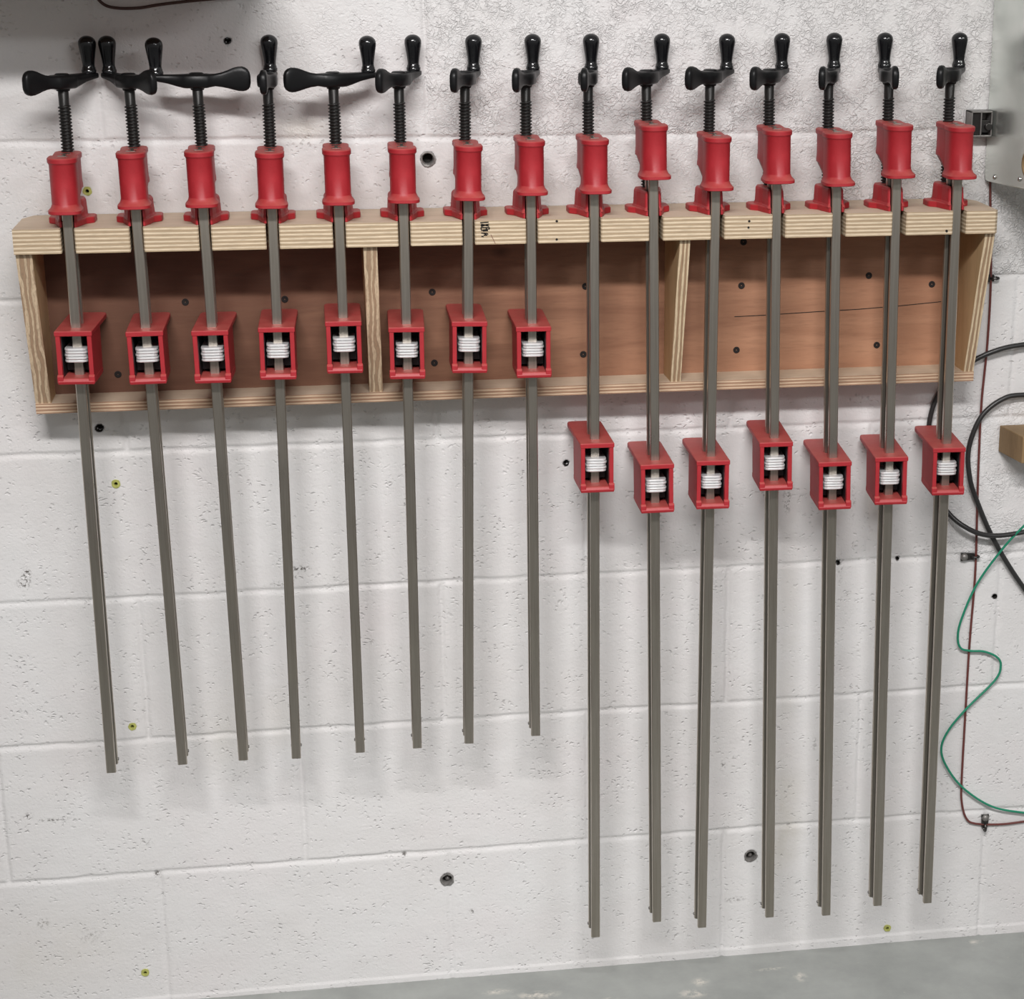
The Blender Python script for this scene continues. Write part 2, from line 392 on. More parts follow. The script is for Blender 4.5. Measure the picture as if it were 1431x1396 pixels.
def wall_fn(u, v):
    x, z = u, v
    h = np.zeros_like(x)
    jx = (vnoise(x, z, 60, 1)-.5)*0.0018; jz = (vnoise(x, z, 45, 2)-.5)*0.0020
    for i, zj in enumerate(HJ):
        d = z-zj+jz
        wdt = 0.0050
        amp = 0.0026*(0.55+0.6*vnoise(x, z, 9, 5+i))
        # recess with a crisp upper lip and a long soft lower fillet
        prof = np.where(d > 0, np.clip(1-d/0.0028, 0, 1), np.clip(1+d/0.0085, 0, 1))
        h = np.maximum(h, amp*prof*prof*(3-2*prof))
    top = 0
    course = np.digitize(-z, -np.array(HJ))          # 0 above the first joint
    odd = (course % 2 == 1)
    off = np.where(odd, 0.2032, 0.0)                 # courses 2,4,6 (z between joints) carry the shifted joints
    xx = x - off - 0.0025 + jx
    d = np.abs((xx+0.2032) % 0.4064 - 0.2032)
    amp = 0.0026*(0.5+0.8*vnoise(x, z, 7, 31))
    prof = np.clip(1-d/0.0060, 0, 1)
    h = np.maximum(h, amp*prof*prof*(3-2*prof))
    y = h - (vnoise(x, z, 28, 9)-.5)*0.0010 - (vnoise(x, z, 5, 19)-.5)*0.002
    for (hx, hz) in ANCH: y = np.where(np.hypot(x-hx, z-hz) < 0.0082, 0.02, y)
    for (hx, hz) in PLUG: y = np.where(np.hypot(x-hx, z-hz) < 0.0034, 0.012, y)
    for (hx, hz, r) in HOLE: y = np.where(np.hypot(x-hx, z-hz) < r*0.85, 0.012, y)
    y = y - np.where(z < 0.004, 0.0015, 0)
    return np.stack([x, y, z], -1)
wx = np.array(lin(-3, -0.24, 8)[:-1]+lin(-0.24, 1.34, 791)[:-1]+lin(1.34, 4, 8)); wz = np.array(lin(-0.06, 1.46, 761)[:-1]+lin(1.46, 3, 6))
wm, UU, VV = grid_mesh('wall_back', wx, wz, wall_fn)
# rough texture mask: strong on the upper right blocks, faint elsewhere
rm = 0.10 + 0.9*((VV > 1.2178) & (UU > 0.41)) + 0.35*((VV > 1.0184) & (VV <= 1.2178) & (UU > 0.45)) + 0.22*((VV > 1.2178) & (UU <= 0.41) & (UU > 0.2))
rm = rm + 0.5*((UU > 1.12) & (VV < 0.85) & (VV > 0.6)) + 0.75*((VV > 1.0184) & (VV <= 1.2178) & (UU > 0.96))
dm = np.zeros_like(UU)
for (x, z, rx, rz, s) in ((-0.1378, 0.6506, .006, .012, 1), (-0.1434, 0.6389, .008, .009, 1), (0.2192, 0.6396, .012, .004, 1), (0.211, 0.634, .004, .008, .8),
        (0.3705, 0.7493, .003, .006, .8), (0.3655, 0.7295, .005, .009, 1), (0.8986, 0.7046, .006, .016, .8), (1.0168, 0.6779, .003, .008, .7), (1.0004, 0.6359, .004, .004, 1),
        (0.9924, 0.5605, .004, .004, 1), (-0.1337, 0.2933, .02, .002, 1), (-0.1663, 0.3014, .006, .004, 1), (-0.1614, 0.1355, .008, .008, .6), (-0.1, 0.11, .014, .01, .45),
        (0.4406, 0.1005, .006, .003, .9), (-0.013, 0.25, .01, .005, .5), (0.8119, 0.3044, .004, .008, .7), (0.833, 0.085, .016, .004, .6), (0.345, 0.20, .004, .004, .9), (0.0, 0.198, .006, .006, 1), (0.98, 0.60, .004, .02, .5), (0.996, 0.70, .003, .03, .4), (1.17, 1.09, .01, .01, .3), (0.41, 1.17, .002, .004, .8), (0.19, 0.62, .012, .004, .5), (0.95, 0.33, .004, .01, .4)):
    dm = np.maximum(dm, s*np.clip(1.4-np.hypot((UU-x)/rx, (VV-z)/rz), 0, 1))
# settled dirt close to the floor line
sm = np.zeros_like(UU)
for (x, z, rx, rz, s) in ((0.905, 0.21, .035, .12, .8), (1.03, 0.70, .02, .05, .7), (0.245, 1.23, .06, .02, .6), (0.11, 0.40, .05, .08, .35), (-0.16, 0.09, .14, .08, .35), (0.40, 1.16, .03, .03, .3), (0.18, 0.42, .03, .05, .4), (0.905, .5, .02, .2, .35)):
    sm = np.maximum(sm, s*np.clip(1.2-np.hypot((UU-x)/rx, (VV-z)/rz), 0, 1))
for nm, arr in (('rough_mask', rm), ('dirt_mask', dm), ('stain_mask', sm)):
    a = wm.attributes.new(nm, 'FLOAT', 'POINT'); a.data.foreach_set('value', arr.astype(np.float32).ravel())
wo = link_mesh('wall_back', wm, M_WALL); wo['kind'] = 'structure'

# shelf above the upper left corner that shades the wall below it
bm = bmesh.new(); add_box(bm, -1.6, 0.215, -0.235, -0.005, 1.422, 1.444)
sh = obj('wall_shelf', bm, M_SHELF, bevel=0.002); sh['kind'] = 'structure'

# holes, sleeves and plugs in the wall
def hexish(r, n=11, seed=0):
    rr = random.Random(seed)
    return [((r*(1+rr.uniform(-.10, .10)))*math.cos(2*PI*i/n), (r*(1+rr.uniform(-.10, .10)))*math.sin(2*PI*i/n)) for i in range(n)]
ANL = ['dark metal anchor sleeve set in the wall above the rack', 'grey metal anchor sleeve low on the wall left of the longest clamps', 'grey metal anchor sleeve low on the wall between two long clamp bars']
for k, (x, z) in enumerate(ANCH):
    t = thing('wall_anchor', ANL[k], 'wall anchor', (x, 0, z), 'metal anchor sleeves in the block wall')
    bm = bmesh.new(); n = 12
    outer = hexish(0.0102, n, k); mid = [(p[0]*.80, p[1]*.80) for p in outer]; inn = circle(0.0068, n)
    rings = [[(p[0], 0.004, p[1]) for p in outer], [(p[0]*.98, -0.0012, p[1]*.98) for p in outer], [(p[0], -0.0014, p[1]) for p in mid], [(p[0], 0.0005, p[1]) for p in inn], [(p[0], 0.016, p[1]) for p in inn]]
    add_loft(bm, rings, cap=False)
    obj('sleeve', bm, M_SLEEVE, t, smooth=True, angle=50)
    bm = bmesh.new(); add_lathe(bm, [(0.0067, 0.018), (0.0067, 0.0155)], 12, axis='Y'); obj('bore', bm, M_DARK, t)
    if k:
        bm = bmesh.new(); add_lathe(bm, [(0.0045, 0.016), (0.0042, 0.008), (0.002, 0.006), (0.0003, 0.0055)], 12, cx=0.001, cy=-0.0015, axis='Y'); obj('bolt_end', bm, M_LATCH, t, smooth=True)
PLL = ['yellow plastic plug in the wall just above the rack beside the leftmost clamp', 'yellow plastic plug in the wall just below the left end of the rack', 'yellow plastic plug in the wall level with the ends of the short bars', 'yellow plastic plug near the floor at lower left', 'yellow plastic plug just above the floor at lower right']
for k, (x, z) in enumerate(PLUG):
    t = thing('wall_plug', PLL[k], 'wall plug', (x, 0, z), 'yellow plugs in the block wall')
    bm = bmesh.new(); n = 14; o_ = hexish(0.0056, n, 40+k); i_ = circle(0.0024, n)
    add_loft(bm, [[(p[0]*1.1, 0.0015, p[1]*1.1) for p in o_], [(p[0], -0.0012, p[1]) for p in o_], [(p[0], -0.001, p[1]) for p in i_], [(p[0], 0.010, p[1]) for p in i_]], cap=False)
    obj('collar', bm, M_PLUG, t, smooth=True, angle=50)
    bm = bmesh.new(); add_lathe(bm, [(0.0025, 0.0095), (0.0025, 0.008)], 10, axis='Y'); obj('bore', bm, M_DARK, t)
for k, (x, z, r) in enumerate(HOLE):
    bm = bmesh.new(); o_ = hexish(r, 11, 70+k); i_ = [(p[0]*.8, p[1]*.8) for p in o_]
    rings = [[(x+p[0], -0.0012, z+p[1]) for p in o_], [(x+p[0], -0.0002, z+p[1]) for p in i_], [(x+p[0], 0.010, z+p[1]) for p in i_]]
    add_loft(bm, rings, cap=False)
    vs = [bm.verts.new((x+p[0], 0.0095, z+p[1])) for p in i_]; bm.faces.new(vs)
    obj('drill_hole', bm, M_DARK, wo)

# ------------------------------------------------------------------ plywood rack
RX0, RX1, RZ0, RZ1, RY = -0.099, 1.142, 1.096, 1.126, -0.125
rack = thing('clamp_rack', 'long shallow plywood rack with notched top rail fixed to the block wall', 'rack', (0, 0, 0))
NL = [-0.0437, 0.0373, 0.1191, 0.1997, 0.2808, 0.3610, 0.4406, 0.5206, 0.6010, 0.6806, 0.7605, 0.8406, 0.9210, 1.0020, 1.0835]
CL = [  # x, lean deg, twist deg, head z, jaw z, crank deg
(-0.0344, 0.26, -3.35, 0.0190, -0.1227, 54), (0.0464, -0.61, -0.79, 0.0240, -0.1253, 122), (0.1265, -0.53, -3.31, 0.0245, -0.1267, 178),
(0.2085, 0.49, -1.67, 0.0220, -0.1251, 86), (0.2894, 0.18, -0.70, 0.0245, -0.1198, 23), (0.3690, 0.43, -2.37, 0.0254, -0.1298, 64),
(0.4491, 1.26, -0.86, 0.0271, -0.1248, 72), (0.5281, 0.29, -0.96, 0.0321, -0.1337, 72), (0.6084, 0.14, 0.41, 0.0326, -0.2899, 77),
(0.6849, -0.55, -1.17, 0.0490, -0.3216, 55), (0.7651, 0.27, -1.76, 0.0338, -0.3198, 52), (0.8457, -0.80, -4.30, 0.0414, -0.2981, 57),
(0.9253, -1.06, -4.40, 0.0368, -0.3285, 67), (1.0055, -0.89, -5.93, 0.0456, -0.3252, 81), (1.0876, -0.52, -5.43, 0.0431, -0.3156, 59)]
bm = bmesh.new(); pts = [(RX0+0.012, -0.002), (RX0, -0.03), (RX0, RY)]
for i, x in enumerate(NL):
    a = min(x, CL[i][0]-0.0072); b = max(x+0.0150, CL[i][0]+0.0072)
    pts += [(a-0.0015, RY), (a, RY+0.0015), (a, -0.072), (b, -0.072), (b, RY+0.0015), (b+0.0015, RY)]
pts += [(RX1-0.004, RY), (RX1, RY+0.004), (RX1+0.002, -0.03), (RX1-0.01, -0.002)]
add_prism(bm, pts, 'Z', RZ0, RZ1)
rail = obj('top_rail', bm, [M_RAIL, M_VENEER], rack)
for p in rail.data.polygons:
    if abs(p.normal.z) > 0.9: p.material_index = 1
rail['label'] = 'thick pale plywood rail with fifteen notches'
# marks on the front of the rail
def disc(name, x, z, r, y, m, parent, seed=0, dy=0.0015):
    bm = bmesh.new(); o_ = hexish(r, 9, seed)
    add_prism(bm, [(x+p[0], z+p[1]) for p in o_], 'Y', y, y+dy); return obj(name, bm, m, parent)
for k, (x, z, r) in enumerate(((0.8074, 1.1186, .0016), (0.8066, 1.1104, .0015), (0.5593, 1.1235, .0016), (0.559, 1.1005, .0016), (1.072, 1.1005, .0018))):
    disc('nail_hole', x, z, r, RY-0.0003, M_DARK, rail, k)
bm = bmesh.new()   # rubber-stamped characters, turned on their side
def stroke(p, q, w=0.0009):
    p = Vector(p); q = Vector(q); d = (q-p).normalized(); n_ = Vector((-d.y, d.x))*w/2
    add_prism(bm, [tuple(p+n_), tuple(q+n_), tuple(q-n_), tuple(p-n_)], 'Y', RY-0.0004, RY+0.0006)
x0, x1 = 0.4630, 0.4735
for s in ([(x0, 1.1235), (x1, 1.1240)], [(x0+.001, 1.1217), (x1+.0005, 1.1190)], [(x0+.001, 1.1190), (x1+.0005, 1.1217)], [(x0+.0005, 1.1200), (x1-.001, 1.1205)],
          [(x0+.0008, 1.1176), (x1+.001, 1.1172)], [(x0+.0008, 1.1176), (x0+.001, 1.1145)], [(x1-.003, 1.1176), (x1-.003, 1.1148)], [(x1+.001, 1.1172), (x1, 1.1146)],
          [(x0+.001, 1.1138), (x1-.001, 1.1150)], [(x0+.003, 1.1132), (x1-.001, 1.1135)],
          [(x0+.001, 1.1105), (x1-.002, 1.1100)], [(x1-.002, 1.1100), (x1-.001, 1.1085)], [(x0+.004, 1.1105), (x1-.003, 1.1082)], [(x0+.004, 1.1078), (x1-.002, 1.1078)], [(x0+.001, 1.1064), (x0+.004, 1.1062)]):
    stroke(*s, w=0.0014)
st_ = obj('ink_stamp', bm, M_DARK, rail); st_['label'] = 'smudged black stamped characters turned on their side'
bm = bmesh.new()
p0, p1 = Vector((0.4760, 1.1085)), Vector((0.4815, 1.0968)); d = (p1-p0).normalized(); n_ = Vector((-d.y, d.x))*0.0003
add_prism(bm, [tuple(p0+n_), tuple(p1+n_), tuple(p1-n_), tuple(p0-n_)], 'Y', RY-0.0003, RY+0.0006); obj('pen_line', bm, M_BROWN, rail)

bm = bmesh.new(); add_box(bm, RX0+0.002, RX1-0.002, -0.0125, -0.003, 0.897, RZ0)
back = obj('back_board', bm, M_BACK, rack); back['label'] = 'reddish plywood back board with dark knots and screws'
SCR = [(0.091, 1.0126), (0.0002, 0.9206), (0.217, 1.0129), (0.2066, 0.9356), (0.4078, 1.0173), (0.4079, 0.9223), (0.6111, 1.0197), (0.6077, 0.9275), (0.824, 1.0151), (0.8186, 0.9267), (1.002, 1.0244), (1.017, 0.9274), (1.0923, 1.0102), (0.8258, 1.0742)]
for k, (x, z) in enumerate(SCR):
    bm = bmesh.new(); add_lathe(bm, [(0.0046, -0.0120), (0.0046, -0.0131), (0.0038, -0.0133), (0.0012, -0.0128), (0.0004, -0.0124)], 14, cx=x, cy=z, axis='Y')
    obj('screw', bm, M_BLACKIRON, back, smooth=True, angle=40)
bm = bmesh.new(); cr = [(0.815, 0.9728), (0.86, 0.9738), (0.93, 0.9765), (0.9895, 0.9782), (1.05, 0.9815), (1.10, 0.985), (1.115, 0.9865)]
for a, b in zip(cr, cr[1:]):
    add_prism(bm, [(a[0], a[1]+.0005), (b[0], b[1]+.0005), (b[0], b[1]-.0005), (a[0], a[1]-.0005)], 'Y', -0.0128, -0.012)
obj('split', bm, M_DARK, back)

bm = bmesh.new(); add_box(bm, -0.0985, 1.1415, -0.0640, -0.003, 0.884, 0.8970)
bo = obj('bottom_board', bm, [M_BOTTOM, M_VENEER], rack)
for p in bo.data.polygons:
    if abs(p.normal.z) > 0.9: p.material_index = 1
def side(name, x0, x1, m, dt=-0.118, db=-0.062, lean=0.0, lab=None):
    bm = bmesh.new()
    outl = [(0.8970, -0.0125), (0.8970, db), (RZ0, dt), (RZ0, -0.0125)]
    o_ = 0.0
    v0 = [bm.verts.new((0+(lean if z < 1 else 0), y, z)) for z, y in outl]; v1 = [bm.verts.new((x1-x0+(lean if z < 1 else 0), y, z)) for z, y in outl]
    bm.faces.new(v0); bm.faces.new(v1[::-1])
    for i in range(4): bm.faces.new((v0[i], v0[(i+1) % 4], v1[(i+1) % 4], v1[i]))
    o = obj(name, bm, [m, M_VSIDE], rack); o.location = (x0, 0, 0)
    for p in o.data.polygons:
        if abs(p.normal.x) > 0.9: p.material_index = 1
    if lab: o['label'] = lab
    return o
side('side_panel', -0.0985, -0.0795, M_SIDEL)
side('side_panel', 1.1275, 1.1415, M_SIDER)
side('divider', 0.3175, 0.3345, M_SIDEL, lean=0.0025, lab='thick upright divider with wavy end grain')
side('divider', 0.7185, 0.7325, M_SIDER, lean=-0.0005, lab='thin upright plywood divider with layered edge')

# ------------------------------------------------------------------ bar clamp prototypes (local: z=0 rail top, y=0 middle of the bar)
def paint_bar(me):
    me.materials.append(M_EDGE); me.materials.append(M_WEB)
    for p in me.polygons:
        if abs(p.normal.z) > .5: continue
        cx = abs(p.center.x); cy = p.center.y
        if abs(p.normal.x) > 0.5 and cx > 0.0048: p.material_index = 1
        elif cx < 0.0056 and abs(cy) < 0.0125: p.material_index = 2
def bar_bm(length, top):
    bm = bmesh.new()
    w, wb, tf, web = 0.0061, 0.0058, 0.0070, 0.0018
    yf, yb = -0.0175, 0.0175
    prof = [(-w+.001, yf), (w-.001, yf), (w, yf+.0012), (w, yf+tf-.001), (w-.0012, yf+tf), (web, yf+tf+.0014), (web, yb-tf-.0014), (wb-.001, yb-tf), (wb, yb-tf+.001), (wb, yb-.001), (wb-.001, yb),
            (-wb+.001, yb), (-wb, yb-.001), (-wb, yb-tf+.001), (-wb+.001, yb-tf), (-web, yb-tf-.0014), (-web, yf+tf+.0014), (-w+.0012, yf+tf), (-w, yf+tf-.001), (-w, yf+.0012)]
    add_prism(bm, prof, 'Z', -length, top); return bm
def head_bm():
    # plan outline with outward normals: front barrel, neck, screw boss
    P = []
    for i in range(15):   # front barrel half ellipse from right to left through the front
        a = -PI*i/14; P.append((0.0158*math.cos(a), -0.0215+0.0190*math.sin(a), math.cos(a), math.sin(a)))
    P += [(-0.0158, -0.010, -1, 0), (-0.0156, -0.0040, -1, .4), (-0.0112, -0.0022, -1, .3), (-0.0126, 0.0010, -1, -.3), (-0.0130, 0.010, -1, 0), (-0.0139, 0.0235, -1, 0)]
    for i in range(9):
        a = PI - PI*i/8; P.append((0.0145*math.cos(a), 0.036+0.0150*math.sin(a), math.cos(a), math.sin(a)))
    P += [(0.0139, 0.0235, 1, 0), (0.0130, 0.010, 1, 0), (0.0126, 0.0010, 1, -.3), (0.0112, -0.0022, 1, .3), (0.0156, -0.0040, 1, .4), (0.0158, -0.010, 1, 0)]
    top = 0.0660
    def zb(y):
        t = min(1, max(0, (y+0.006)/0.026)); return 0.0 + 0.0235*t
    layers = [(0, 0.0, 1), (0, 0.0034, 1), (0.0006, 0.0040, 1), (0.0040, 0.0040, 1), (0.0047, 0.0034, 1), (0.0070, 0.0014, 1), (0.0110, 0.0, 1),
              (None, 0.0, .5), (-0.0085, 0.0, 0), (-0.0068, 0.0008, 0), (-0.0058, 0.0017, 0), (-0.0012, 0.0018, 0), (0.0, 0.0008, 0)]
    rings = []
    for (t, off, low) in layers:
        ring = []
        for (x, y, nx, ny) in P:
            b0 = zb(y)
            if low == 1:
                wgt = min(1, max(0, (-0.004-y)/0.008)); o_ = off*(wgt if y < 0.02 else 0.18); z = b0+t
            elif low == .5: o_ = 0; z = 0.5*(b0+top)
            else: o_ = off; z = top+t
            l_ = math.hypot(nx, ny) or 1
            if low == 1 and off > 0 and ny < 0.05 and y < -0.006:
                k = off/0.0040; ca, sa = x/0.0158, (y+0.0215)/0.0190
                sx = 0.0158*math.copysign(abs(ca)**.45, ca); sy = -0.0215+0.0190*math.copysign(abs(sa)**.45, sa)
                x, y = x+(sx-x)*k, y+(sy-y)*k
            fwdx = 1.5 if (low == 1 and ny < -.2) else 1.0
            ring.append((x+nx/l_*o_, y+ny/l_*o_*fwdx, z))
        rings.append(ring)
    bm = bmesh.new(); add_loft(bm, rings); return bm
def foot_bm():
    bm = bmesh.new()
    # flared base with a slot for the bar
    half = [(0.0072, -0.0165), (0.0100, -0.0155), (0.0150, 0.000), (0.0185, 0.014), (0.0265, 0.022), (0.0275, 0.026), (0.0275, 0.047), (0.0255, 0.051), (0.0, 0.053)]
    base = [(x, y) for x, y in half]+[(-x, y) for x, y in half[-2::-1]]+[(-0.0072, 0.0185), (0.0072, 0.0185)]
    def ring(pl, z, s=0.0): return [(x*(1-s), 0.024+(y-0.024)*(1-s), z) for x, y in pl]
    add_loft(bm, [ring(base, 0), ring(base, 0.0062), ring(base, 0.0080, .03)])
    up_ = [(0.0072, -0.014), (0.0105, -0.012), (0.0135, 0.010), (0.0165, 0.020), (0.0185, 0.034), (0.0160, 0.046), (0.0080, 0.0505), (0, 0.051)]
    upr = up_+[(-x, y) for x, y in up_[-2::-1]]+[(-0.0072, 0.0185), (0.0072, 0.0185)]
    def zt(y): return 0.0305 if y > 0.012 else 0.0305-0.012*max(0, (0.012-y)/0.02)*0
    add_loft(bm, [ring(upr, 0.0065, -.12), ring(upr, 0.0105, 0.0), ring(upr, 0.0275, 0.05), [(x, y, z) for x, y, z in ring(upr, 0.0305, 0.12)]])
    return bm
SY = 0.036
def screw_bm():
    bm = bmesh.new(); pitch = 0.0040; z0, z1 = 0.022, 0.1400; n = 16; per = 6
    R0, R1 = 0.0058, 0.0078
    rows = int((z1-z0)/pitch*per); rings = []
    for j in range(rows+1):
        z = z0+(z1-z0)*j/rows; ring = []
        for i in range(n):
            a = 2*PI*i/n; ph = (z/pitch - i/n) % 1.0
            t = abs(ph*2-1); s = min(1, max(0, (t-0.30)/0.35)); ring.append(((R0+(R1-R0)*s)*math.cos(a), SY+(R0+(R1-R0)*s)*math.sin(a), z))
        rings.append(ring)
    for z, r in ((0.1412, 0.0062), (0.1605, 0.0064), (0.1612, 0.0060)): rings.append([(r*math.cos(2*PI*i/n), SY+r*math.sin(2*PI*i/n), z) for i in range(n)])
    add_loft(bm, rings); return bm
def crank_bm():
    """origin on the screw axis at hub bottom; knob arm along +x, flared wing along -x"""
    bm = bmesh.new()
    S = [  # u, half width, z bottom, z top
        (0.0570, 0.0055, 0.0105, 0.0158), (0.0560, 0.0078, 0.0098, 0.0165), (0.0490, 0.0088, 0.0090, 0.0168), (0.0350, 0.0078, 0.0060, 0.0168), (0.0230, 0.0085, 0.0022, 0.0168),
        (0.0150, 0.0105, 0.0002, 0.0170), (0.0120, 0.0118, 0.0, 0.0172), (-0.0120, 0.0118, 0.0, 0.0172), (-0.0155, 0.0096, 0.0008, 0.0168), (-0.0220, 0.0062, 0.0018, 0.0170), (-0.0300, 0.0046, 0.0006, 0.0184), (-0.0370, 0.0042, -0.0010, 0.0208),
        (-0.0440, 0.0042, -0.0030, 0.0236), (-0.0500, 0.0044, -0.0044, 0.0250), (-0.0550, 0.0046, -0.0047, 0.0252), (-0.0590, 0.0047, -0.0038, 0.0240), (-0.0620, 0.0045, -0.0018, 0.0216), (-0.0638, 0.0038, 0.0012, 0.0184), (-0.0647, 0.0022, 0.0055, 0.0140)]
    rings = []
    for (u, hw, z0, z1) in S:
        zc, hz = (z0+z1)/2, (z1-z0)/2; ring = []
        for i in range(16):
            a = 2*PI*i/16; c, s = math.cos(a), math.sin(a); e = 0.42 if u > -0.03 else 0.55
            ring.append((u, hw*math.copysign(abs(c)**e, c), zc+hz*math.copysign(abs(s)**e, s)))
        rings.append(ring)
    add_loft(bm, rings)
    add_lathe(bm, [(0.0078, -0.0022), (0.0086, 0.0), (0.0088, 0.0175), (0.0070, 0.0186), (0.001, 0.0188)], 16)
    return bm
KU = 0.0480
def knob_bm():
    bm = bmesh.new()
    prof = [(0.0088, 0.0), (0.0090, 0.0032), (0.0082, 0.0042), (0.0080, 0.0062), (0.0074, 0.0072), (0.0073, 0.0100), (0.0080, 0.0160), (0.0091, 0.0230), (0.0101, 0.0290), (0.0107, 0.0335), (0.0107, 0.0355)]
    for i in range(1, 7): a = PI/2*i/6; prof.append((max(0.0003, 0.0107*math.cos(a)), 0.0355+0.0088*math.sin(a)))
    add_lathe(bm, prof, 24, cx=KU); return bm
def jaw_bm():
    """z=0 top face of the front frame, hangs down 66 mm"""
    bm = bmesh.new()
    # top plate with a rounded far end
    pl = [(-0.0225, -0.038), (0.0225, -0.038), (0.0230, 0.040), (0.0232, 0.078), (0.0215, 0.0845), (0.017, 0.0865), (-0.017, 0.0865), (-0.0215, 0.0845), (-0.0232, 0.078), (-0.0230, 0.040)]
    add_loft(bm, [[(x*.985, y, -0.0064) for x, y in pl], [(x, y, -0.0052) for x, y in pl], [(x, y, -0.0010) for x, y in pl], [(x*.975, 0.024+(y-0.024)*.99, 0.0) for x, y in pl]])
    # side walls
    for s in (-1, 1):
        a, b = sorted((s*0.0160, s*0.0215)); add_prism(bm, [(-0.0372, -0.004), (-0.0372, -0.060), (0.0310, -0.0615), (0.0330, -0.006)], 'X', a, b)
    # bottom shelf with a slightly raised front lip
    add_prism(bm, [(-0.0395, -0.0660), (-0.0405, -0.0625), (-0.0385, -0.0590), (-0.0350, -0.0585), (0.0310, -0.0590), (0.0310, -0.0655), (0.020, -0.0665)], 'X', -0.0218, 0.0218)
    for s in (-1, 1):
        a, b = sorted((s*0.0150, s*0.0224)); add_prism(bm, [(-0.0400, -0.0640), (-0.0400, -0.0560), (-0.0370, -0.0540), (-0.0330, -0.0560), (-0.0330, -0.0650)], 'X', a, b)
    # back wall and the rib under the pad
    add_box(bm, -0.0205, 0.0205, 0.0280, 0.0335, -0.0605, -0.004)
    add_prism(bm, [(0.0330, -0.004), (0.0330, -0.032), (0.050, -0.018), (0.080, -0.0055), (0.080, -0.004)], 'X', -0.006, 0.006)
    return bm
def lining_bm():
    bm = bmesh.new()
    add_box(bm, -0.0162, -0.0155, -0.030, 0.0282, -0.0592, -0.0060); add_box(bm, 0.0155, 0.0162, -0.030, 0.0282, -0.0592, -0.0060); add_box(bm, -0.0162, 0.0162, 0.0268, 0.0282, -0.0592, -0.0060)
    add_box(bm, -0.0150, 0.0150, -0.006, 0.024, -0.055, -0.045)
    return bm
def clutch_bm(dx, dy):
    bm = bmesh.new(); pl = []
    hw = 0.0138
    for i in range(9): a = PI+PI*i/8; pl.append((dx+hw*math.copysign(abs(math.cos(a))**.45, math.cos(a)), dy-0.0230+0.0070*math.sin(a)))
    pl += [(dx+hw, dy+0.020), (dx-hw, dy+0.020)]
    add_loft(bm, [[(x*.985, y*.985, -0.0014) for x, y in pl], [(x, y, -0.0008) for x, y in pl], [(x, y, 0.0008) for x, y in pl], [(x*.985, y*.985, 0.0014) for x, y in pl]])
    return bm

NAMES_S = ['leftmost clamp on the rack, its crank wing pointing left', 'clamp second from the left end, knob crossing close to its left neighbour', 'clamp third from the left end, wide crank with wing to the right',
    'clamp fourth from the left end, crank wing end-on', 'clamp just left of the thick divider, wide crank wing to the left', 'clamp just right of the thick divider, wing half turned left',
    'clamp leaning slightly, second right of the thick divider', 'clamp last of the short ones, next to the first long bar']
NAMES_L = ['clamp leftmost of the long ones, its bar reaching lowest to the floor', 'clamp with its head raised highest above the rail', 'clamp third of the long ones, just right of the thin divider',
    'clamp fourth of the long ones, jaw higher than both neighbours', 'clamp third from the right end of the rack', 'clamp second from the right end, knob turned to the left', 'clamp at the right end of the rack, nearest the metal cabinet']
GS, GL = 'short red bar clamps hung side by side on the rack', 'long red bar clamps hung side by side on the rack'
def make_clamp():
    root = thing('bar_clamp', '', 'clamp')
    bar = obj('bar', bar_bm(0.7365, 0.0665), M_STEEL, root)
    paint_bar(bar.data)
    pin = bmesh.new(); add_lathe(pin, [(0.0016, -0.0072), (0.0022, -0.0064), (0.0022, 0.0064), (0.0016, 0.0072)], 10, axis='Y')
    bmesh.ops.rotate(pin, verts=pin.verts, matrix=Matrix.Rotation(PI/2, 3, 'Z')); 
    for v in pin.verts: v.co.y += 0.0145
    sp = obj('stop_pin', pin, M_LATCH, bar, smooth=True, angle=40); sp.location = (0, 0, -0.7365+0.006)
    obj('fixed_head', head_bm(), M_RED, root, smooth=True, angle=32)
    obj('pressure_foot', foot_bm(), M_RED, root, bevel=0.0010)
    obj('threaded_screw', screw_bm(), M_SCREW, root, smooth=True, angle=40)
    cr_ = obj('crank_handle', crank_bm(), M_CRANK, root, smooth=True, angle=45); cr_.location = (0, SY, 0.1600)
    kn = obj('knob', knob_bm(), M_KNOB, cr_, smooth=True, angle=60); kn.location = (0, 0, 0.0166)
    jaw = obj('sliding_jaw', jaw_bm(), M_RED, root, bevel=0.0009)
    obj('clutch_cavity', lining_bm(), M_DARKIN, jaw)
    base = None
    for k in range(5):
        dx, dy = [(0.0, 0.0), (0.0006, -0.0006), (-0.0004, 0.0004), (0.0004, -0.0003), (0.0, 0.0002)][k]
        c = obj('clutch_plate', clutch_bm(dx, dy), M_ZINC, jaw); c.location = (0, 0, -0.0248-0.0036*k)
    return root
proto = make_clamp()
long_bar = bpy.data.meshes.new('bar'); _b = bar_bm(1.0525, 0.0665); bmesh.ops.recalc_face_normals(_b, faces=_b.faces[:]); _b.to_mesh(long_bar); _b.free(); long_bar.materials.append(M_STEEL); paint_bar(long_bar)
def copy_tree(o, parent=None):
    c = o.copy(); COL.objects.link(c); c.parent = parent
    for ch in list(o.children): copy_tree(ch, c)
    return c
roots = [proto]+[copy_tree(proto) for _ in range(14)]
